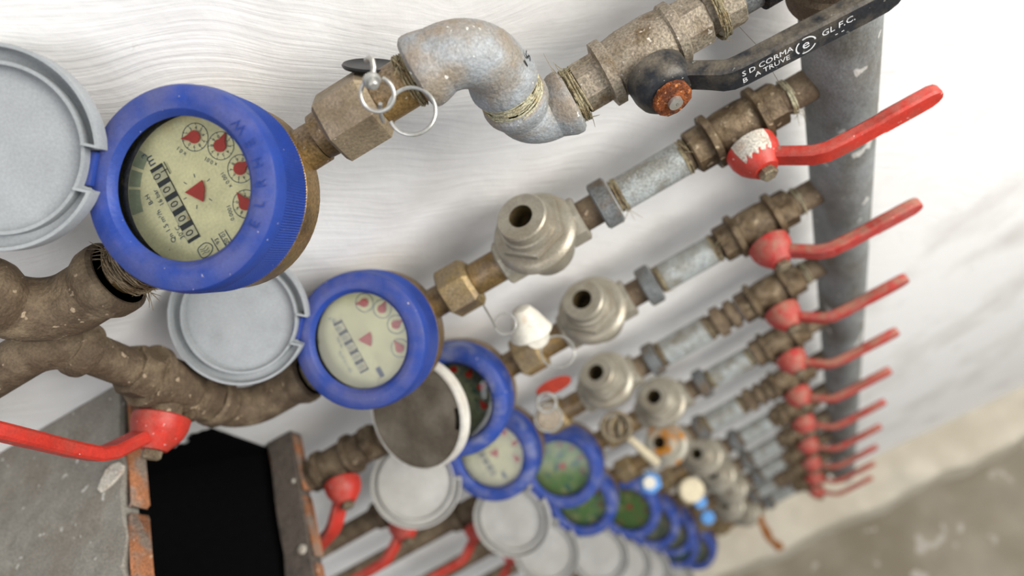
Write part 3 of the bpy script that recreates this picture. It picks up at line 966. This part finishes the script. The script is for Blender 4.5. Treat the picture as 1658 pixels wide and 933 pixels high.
zz = ZI[1] - DROP[1] * abs(xl2) / 0.4
root = empty('inlet_pipe')
b = MB(); b.rev([(-.0095, .0128), (-.0002, .0128)], AX['x'], 24); b.build('pipe', M['rusty_brown'], root)
b = MB(); hemp_ring(b, -.006, .0128, .006, 30); b.build('hemp_packing', M['hemp'], root, kind='stuff')
place(root, 1, xl2)
tag(root, 'short brown inlet pipe between the second meter and its elbow', 'pipe', 'inlet pipes left of the meters')
o = elbow('pipe_elbow', (XE, 0, zz), (1, 0, 0), (0, 0, 1), xl2 - .0099 - XE, .040, .024, .0165, M['rusty_brown'], .0205, .010)
tag(o, 'dark brown pipe elbow turning up at the left of the second water meter', 'elbow')
zv = zz + .0402 + .0402
v = copy_tree(proto_valve)
v.matrix_world = T(XE, 0, zv) @ Matrix.Rotation(math.radians(-27), 4, 'Z') @ Matrix.Rotation(-PI / 2, 4, 'Y') @ Matrix.Scale(1.1, 4)
setmat(v, 'valve_body', M['rusty_brown'])
tag(v, 'brown ball valve with bright red lever on the rising pipe above the black tray', 'valve')
root = empty('supply_pipe')
zp = zv + .0404
b = MB(); b.rev([(0, .0140), (.034, .0140)], T(XE, 0, zp), 28); b.build('pipe', M['rusty_brown'], root)
elbow('bend', (XE, 0, zp + .060), (0, 0, -1), (-1, 0, 0), .0258, .30, .022, .0150, M['rusty_brown'], .019, .008, root)
b = MB()
for k in range(9):
    b.rev([(0, .0016 + .001 * random.random()), (.003, .002), (.005, .0008)], T(XE + .004 - .002 * random.random(), .0115, zp + .004 + k * .0034) @ Matrix.Rotation(-1.1, 4, 'X'), 7)
b.build('plaster_crumbs', M['wall'], root, kind='stuff')
tag(root, 'brown rising supply pipe with plaster crumbs at the left edge of the picture', 'pipe')

# ---------------------------------------------------------------- top row
Z1 = -0.026     # valve part
ZM = 0.0525     # raised meter part
YM = -0.005
mt = full_meter
tilt1 = math.radians(30)
mt.matrix_world = T(-0.3755, -0.0105, ZM - .0040) @ Matrix.Rotation(tilt1, 4, 'X')
add_lid(mt, math.radians(138.5), 168, 'grey')
tag(mt, 'largest water meter with clean cream dial and blue ring on the top pipe row', 'water meter', 'blue water meters in a receding line')
# flat lettering on the blue ring, emboss shading painted as darker blue
b = MB()
for k, ch in enumerate('WEHRLE'):
    a = math.radians(12 - k * 13)
    b.text(ch, 0.0075, T(.0452 * math.cos(a), .0452 * math.sin(a), .05085) @ Matrix.Rotation(a + PI / 2, 4, 'Z'))
b.build('ring_lettering', M['blue_letter'], mt)

yr = -0.0105
root = empty('union_nut')
b = MB(); b.rev([(-.0074, .0130), (-.0002, .0135)], AX['x'], 28); b.build('tail_pipe', M['brass'], root)
b = MB(); b.rev([(.0317, .0138), (.0560, .0138)], AX['x'], 28); b.build('tail_pipe', M['brass'], root)
b = union_nut(.0208, .0315, 0.03); b.build('nut', M['dust_nut'], root)
b = MB(); hemp_ring(b, .0530, .0140, .007, 40); hemp_stray(b, (.053, -.004, .0145), 10, .008); b.build('hemp_packing', M['hemp'], root, kind='stuff')
xn = -0.3755 + .0628 + .0075
root.matrix_world = T(xn, yr, ZM - .0015)
tag(root, 'large dusty hexagon union nut and brass pipe right of the largest meter', 'nut')
xe1 = xn + .0562
XV = -0.211
o = elbow('pipe_elbow', (XV, yr, ZM), (-1, 0, 0), (0, 0, -1), XV - xe1, .0400, .026, .0182, M['galv_rough'], .0206, .007)
tag(o, 'big grey galvanised elbow at the top of the picture, turning down', 'elbow')
b = MB()
b.text('15', .011, T(XV + .0172, yr - .0075, ZM - .026) @ Matrix.Rotation(math.radians(60), 4, 'Z') @ Matrix.Rotation(PI / 2, 4, 'X'))
b.build('ink_mark', M['ink_black'], o)
root = empty('pipe_nipple')
b = MB(); b.rev([(0, .0150), (.0096, .0150)], T(XV, yr, ZM - .0400 - .0098), 28); b.build('pipe', M['rusty_brown'], root)
b = MB(); bm0 = MB(); hemp_ring(b, 0, .0154, .0090, 110, .0034)
b.bm.transform(T(XV, yr, ZM - .0400 - .005) @ AX['-x'] @ Matrix.Rotation(PI, 4, 'Y'))
b2 = b.build('hemp_packing', M['hemp_pale'], root, kind='stuff')
bm0.bm.free()
tag(root, 'threaded joint wrapped in pale hemp between the two grey elbows', 'joint')
zc2 = Z1
o = elbow('pipe_elbow', (XV, yr, zc2), (0, 0, 1), (1, 0, 0), ZM - .0400 - .0100 - zc2, .0300, .0170, .0168, M['galv_rough'], .0204, .007)
tag(o, 'lower grey galvanised elbow turning right below the hemp-wrapped joint', 'elbow')
# valve with black lever
v = empty('ball_valve')
VX1 = -0.1325
b = MB()
b.rev([(-.0430, .0150), (-.0415, .0168), (-.024, .0168)], AX['x'], 8, phase=PI / 8)
b.rev([(.024, .0172), (.0405, .0172), (.042, .0150)], AX['x'], 8, phase=PI / 8)
b.rev([(-.0265, .0175), (-.0255, .0208), (-.0195, .0208), (-.018, .0178), (-.008, .0192), (.010, .0192), (.018, .0180), (.0195, .0195), (.0245, .0195), (.026, .0175)], AX['x'], 44)
b.rev([(.012, .0125), (.0200, .0125)], AX['-y'], 28)
b.build('valve_body', M['nickel_dirty'], v)
b = MB(); b.rev([(.0203, .0172), (.0212, .0184), (.0300, .0184), (.0350, .0172), (.0380, .0150), (.0395, .0125)], AX['-y'], 40)
b.build('lever_hub', M['black_lever'], v)
P1 = [(0.010, -0.0310), (0.017, -0.0350), (0.024, -0.0410), (0.030, -0.0465), (0.034, -0.0485), (0.040, -0.0495), (0.085, -0.0520), (0.110, -0.0535), (0.121, -0.0540), (0.126, -0.0542), (0.129, -0.0542)]
W1 = [0.0160, 0.0160, 0.0165, 0.0175, 0.0180, 0.0182, 0.0182, 0.0182, 0.0175, 0.0135, 0.007]
b = MB(); lever(b, P1, W1, 0.0105); b.build('lever_arm', M['black_lever'], v)
b = MB(); b.rev([(.0397, .0112), (.0405, .0118), (.0440, .0116), (.0450, .0100)], AX['-y'], 12); nutm = b.build('stem_nut', M['rust'], v, rough=.0003); nutm['label'] = 'rusty stem nut of the black lever'
b = MB(); b.rev([(.0452, .0044), (.0475, .0042), (.0478, .0012), (.0465, .0011)], AX['-y'], 24); b.build('stem_end', M['bright_steel'], nutm)
# lettering on the outward face of the lever
b = MB()
ang = math.atan2(-(P1[7][1] - P1[5][1]), P1[7][0] - P1[5][0])


def on_lever(x, z):
    for (xa, ya), (xb, yb) in zip(P1, P1[1:]):
        if xa <= x <= xb:
            y = ya + (yb - ya) * (x - xa) / (xb - xa)
            break
    return T(x, y - .0055, z) @ Matrix.Rotation(-ang * 0.9, 4, 'Z') @ Matrix.Rotation(PI / 2, 4, 'X')


b.text('S', .0056, on_lever(.0385, .0028)); b.text('B', .0056, on_lever(.0385, -.0028))
b.text('D CORMA', .0056, on_lever(.0540, .0030)); b.text('A TRUVE', .0052, on_lever(.0545, -.0024))
b.text('e', .0098, on_lever(.0740, .0009))
m0 = on_lever(.0740, .0003)
for a0, a1 in ((0.2, 1.9), (2.3, 3.9), (4.3, 5.9)):
    for k in range(10):
        t0 = a0 + (a1 - a0) * k / 10; t1 = a0 + (a1 - a0) * (k + 1) / 10
        b.bm.faces.new([b.bm.verts.new(m0 @ Vector((rr * math.cos(t), rr * math.sin(t), 0))) for rr, t in ((.0060, t0), (.0060, t1), (.0052, t1), (.0052, t0))])
b.text('GL F.C.', .0062, on_lever(.0925, .0022)); b.text('- -', .0060, on_lever(.0930, -.0030))
b.build('lever_lettering', M['white_print'], v)
v.matrix_world = T(VX1, yr * 0.6, Z1)
tag(v, 'largest ball valve with lettered black lever and rusty stem nut on the top pipe row', 'valve', 'lever valves beside the riser')
# hemp joint left of the valve
root = empty('pipe_nipple')
xj0 = XV + .0302; xj1 = VX1 - .0432
b = MB(); b.rev([(0, .0148), (max(xj1 - xj0, .0005), .0148)], T(xj0, yr * .8, Z1) @ AX['x'], 28); b.build('pipe', M['rusty_brown'], root)
b = MB(); hemp_ring(b, 0, .0152, .0065, 70, .0022)
hemp_stray(b, (-.002, .004, .015), 22, .013, (1, 1, .6), -0.3); hemp_stray(b, (0, -.006, -.015), 10, .013)
b.bm.transform(T((xj0 + xj1) / 2, yr * .8, Z1))
b.build('hemp_packing', M['hemp'], root, kind='stuff')
tag(root, 'hemp-wrapped joint between the lower grey elbow and the black-levered valve', 'joint')
# right of the valve: rusty hexagon nipple, green and black rings
root = empty('pipe_nipple')
x0 = VX1 + .0423
b = MB(); b.rev([(.0, .0152), (.004, .0152), (.005, .0178), (.020, .0178), (.0215, .0150)], T(x0, yr * .4, Z1) @ AX['x'], 10); b.build('hexagon', M['nickel_dirty'], root)
b = MB(); b.rev([(.0217, .0142), (.0325, .0142)], T(x0, yr * .4, Z1) @ AX['x'], 24); b.build('thread', M['dark_zinc'], root)
b = MB(); b.rev([(.0327, .0150), (.034, .0172), (.0440, .0172), (.0455, .0150)], T(x0, yr * .4, Z1) @ AX['x'], 28); b.build('collar', M['grime'], root)
b = MB(); b.rev([(.0457, .0142), (-x0 - .0314, .0142)], T(x0, yr * .2, Z1) @ AX['x'], 24); b.build('pipe', M['rusty_brown'], root)
b = MB(); hemp_ring(b, .0062, .0182, .005, 50, .0018); hemp_stray(b, (.0085, -.004, -.0175), 8, .010, (.5, 1, 1)); b.bm.transform(T(x0, yr * .4, Z1))
b.build('hemp_packing', M['hemp'], root, kind='stuff')
b = MB(); b.tube([(x0 + .016, -.012, Z1 - .014), (x0 + .024, -.02, Z1 - .034), (x0 + .030, -.026, Z1 - .062), (x0 + .036, -.028, Z1 - .090)], [.0002, .0002, .00018, .0001], 4)
b.build('hemp_thread', M['rusty_brown'], root)
tag(root, 'rusty stepped nipple between the black-levered valve and the riser tee', 'nipple')
# left end of the top row
ZL = 0.0425
root = empty('inlet_pipe')
xl1 = -0.3755 - .0628
b = MB(); b.rev([(-.0235, .0132), (-.0002, .0132)], T(xl1, yr, ZL) @ AX['x'], 28); b.build('pipe', M['brass'], root)
b = MB(); hemp_ring(b, -.014, .0136, .012, 110, .0040); hemp_stray(b, (-.016, .002, .016), 24, .010, down=-.5); hemp_stray(b, (-.014, -.010, -.012), 26, .010)
b.bm.transform(T(xl1, yr, ZL)); b.build('hemp_packing', M['hemp_mat'], root, kind='stuff')
tag(root, 'brass inlet pipe with matted hemp left of the largest meter', 'pipe')
XE1 = -0.520
root = empty('pipe_elbow')
elbow('elbow', (XE1, yr, ZL), (1, 0, 0), (0, 0, 1), xl1 - .0237 - XE1, .045, .027, .0190, M['rusty_brown'], .0228, .012, root)
b = MB(); b.rev([(.0452, .0140), (.34, .0140)], T(XE1, yr, ZL), 28); b.build('pipe', M['rusty_brown'], root)
tag(root, 'big dark elbow with upright pipe at the left end of the top pipe row', 'elbow')

# ---------------------------------------------------------------- seals and tags


def circle_pts(c, u, v, r, n=28, a0=0.0, a1=2 * PI):
    c = Vector(c); u = Vector(u).normalized(); v = Vector(v).normalized()
    return [c + (u * math.cos(a0 + (a1 - a0) * k / n) + v * math.sin(a0 + (a1 - a0) * k / n)) * r for k in range(n + (0 if abs(a1 - a0 - 2 * PI) < 1e-6 else 1))]


CU = CR.copy(); CV = -CD.copy()
px_ = lambda px, py, y: None


def at(px, py, y=None, z=None):
    """a point of the place on the plane y = const (pixel of the 1658 x 933 photograph as a measuring aid)"""
    q = CR * ((px - 829) / 1200) + CD * ((py - 466.5) / 1200) + CF
    o = Vector((-0.19828325, -0.32605815, 0.31781152))
    t = (y - o.y) / q.y if y is not None else (z - o.z) / q.z
    return o + q * t


seal = empty('wire_seal')
tag(seal, 'black seal disc with riveted wire rings beside the large dusty union nut', 'seal')
dc = at(601, 110, 0.006)
b = MB(); b.rev([(0, .0150), (.0012, .0158), (.0022, .0150), (.0012, .0120)], Matrix.Translation(dc) @ (-CD * .88 - CF * .47 + CR * .05).to_track_quat('Z', 'Y').to_matrix().to_4x4(), 36)
b.build('seal_disc', M['seal_black'], seal)
c = at(602, 118, -0.034)
b = MB(); b.tube([at(593, 97, -.020), at(598, 93, -.026), at(603, 98, -.031), at(605, 110, -.034), at(604, 121, -.036)], .0013, 10)
b.build('wire_hook', M['wire'], seal)
b = MB(); b.rev([(0, .0042), (.0015, .0045), (.003, .0038)], Matrix.Translation(at(601, 128, -.036)) @ AX['-y'], 20)
b.rev([(.003, .0026), (.0052, .0026), (.0058, .0018)], Matrix.Translation(at(601, 128, -.036)) @ AX['-y'], 20)
b.build('rivet', M['wire'], seal)
c = at(611, 153, -.038)
b = MB(); b.tube(circle_pts(c, CR, CV * 0.9 - CF * 0.25, .0082, 32, 1.9, 1.9 + 5.6), .00105, 10); b.build('small_ring', M['wire'], seal)
b = MB(); b.tube([at(616, 168, -.036), at(615, 178, -.035), at(618, 190, -.034), at(621, 197, -.034)], .0011, 10); b.build('wire_end', M['wire'], seal)
c = at(667, 180, -.036)
b = MB(); b.tube(circle_pts(c, CR, CV, .0122, 40, 2.9 + .7, 2.9 + .7 + 5.75), .0011, 10); b.build('large_ring', M['wire'], seal)

# third row: white seal
seal = empty('wire_seal')
tag(seal, 'white plastic seal with wire loops above the brass nut on the third pipe row', 'seal')
c = at(853, 522, -.030)
b = MB(); b.rev([(-.012, .0172), (-.0105, .0182), (-.008, .0172), (.004, .0125), (.013, .0075), (.0145, .004)], Matrix.Translation(c) @ (-CD * .80 - CR * .35 - CF * .30).to_track_quat('Z', 'Y').to_matrix().to_4x4(), 28)
b.build('seal_cap', M['white_plastic'], seal)
b = MB(); b.rev([(-.009, .008), (-.005, .011), (-.0045, .011)], Matrix.Translation(at(868, 545, -.030)) @ Matrix.Rotation(.5, 4, 'X'), 20); b.build('seal_plug', M['white_plastic'], seal)
b = MB(); b.tube([at(783, 495, -.03), at(795, 515, -.032), at(806, 535, -.034), at(820, 541, -.035), at(832, 537, -.034)], .0009, 8)
b.tube(circle_pts(at(818, 525, -.034), CR, CV, .0085, 24), .0008, 8, closed=True)
b.build('wire_loop', M['wire'], seal)
b = MB(); b.tube(circle_pts(at(903, 570, -.034), CR, CV * .8 + CF * .3, .0150, 32), .0009, 8, closed=True); b.build('large_ring', M['wire'], seal)
# fourth row: red tag and metal medal
seal = empty('seal_tag')
tag(seal, 'red and metal seal tags hanging at the nut on the fourth pipe row', 'seal')
b = MB(); b.rev([(0, .016), (.003, .016)], Matrix.Translation(at(897, 626, -.02)) @ Matrix.Rotation(.15, 4, 'Y') @ Matrix.Diagonal((1.2, .45, 1, 1)), 20); b.build('red_tag', M['tag_red'], seal)
mq = (-CF).to_track_quat('Z', 'Y').to_matrix().to_4x4()
b = MB(); b.rev([(0, .0125), (.002, .0135), (.004, .0115)], Matrix.Translation(at(888, 677, -.035)) @ mq, 24); b.build('medal', M['nickel_dirty'], seal)
b = MB(); b.tube(circle_pts(at(885, 652, -.034), CR, CV, .0095, 20), .0016, 8, closed=True); b.tube(circle_pts(at(888, 677, -.036), CR, CV, .0142, 24), .0012, 8, closed=True); b.build('wire_loop', M['wire'], seal)
# fifth row: brown knot of wire
seal = empty('wire_seal')
tag(seal, 'dark knotted wire seal around the nut on the fifth pipe row', 'seal')
b = MB()
for k in range(5):
    b.tube(circle_pts(at(998 + 3 * k, 690 + 2 * k, -.03), CR * math.cos(k * .7) + CF * math.sin(k * .7), CV, .017 - .002 * k, 24), .0022, 8, closed=True)
b.build('wire_loop', M['bolt'], seal)
# sixth row and below
seal = empty('seal_tag')
tag(seal, 'thin cream plastic seal strip pointing away beside the rusty regulator', 'seal')
b = MB(); b.tube([at(1022, 712, -.03), at(1043, 732, -.034), at(1061, 748, -.038)], [.0045, .0062, .0068], 12); b.build('strip', M['cream_plastic'], seal)
for (nm, lab, mkey, px, py, y, r, fl) in (
        ('seal_tag', 'white and blue square seal near the blue meter rings', 'tag_blue', 1052, 780, -.035, .017, 6),
        ('seal_tag', 'oval cream seal right of the white and blue square seal', 'cream_plastic', 1118, 792, -.035, .021, 24),
        ('seal_tag', 'small blue seal under the oval cream seal', 'tag_blue', 1132, 811, -.034, .012, 20),
        ('seal_tag', 'pale blue seal lowest beside the last meters', 'tag_blue', 1144, 836, -.034, .014, 20)):
    seal = empty(nm); tag(seal, lab, 'seal')
    b = MB(); b.rev([(0, r * .9), (.003, r), (.010, r), (.013, r * .85)], Matrix.Translation(at(px, py, y)) @ mq, fl); b.build('seal_body', M[mkey], seal)
    b = MB(); b.tube([at(px, py, y), at(px, py, y) + Vector((0.01, .02, -.02)), Vector((at(px, py, y).x, 0.0, at(px, py, y).z - .02))], .0015, 6); b.build('wire', M['bolt'], seal)
    if fl == 6:
        b = MB(); b.rev([(.0132, r * .6), (.015, r * .6)], Matrix.Translation(at(px - 3, py - 2, y)) @ mq, 6); b.build('seal_face', M['white_plastic'], seal)

for p in (coarse_meter, blank_meter):
    for ch in list(p.children_recursive): bpy.data.objects.remove(ch)
    bpy.data.objects.remove(p)
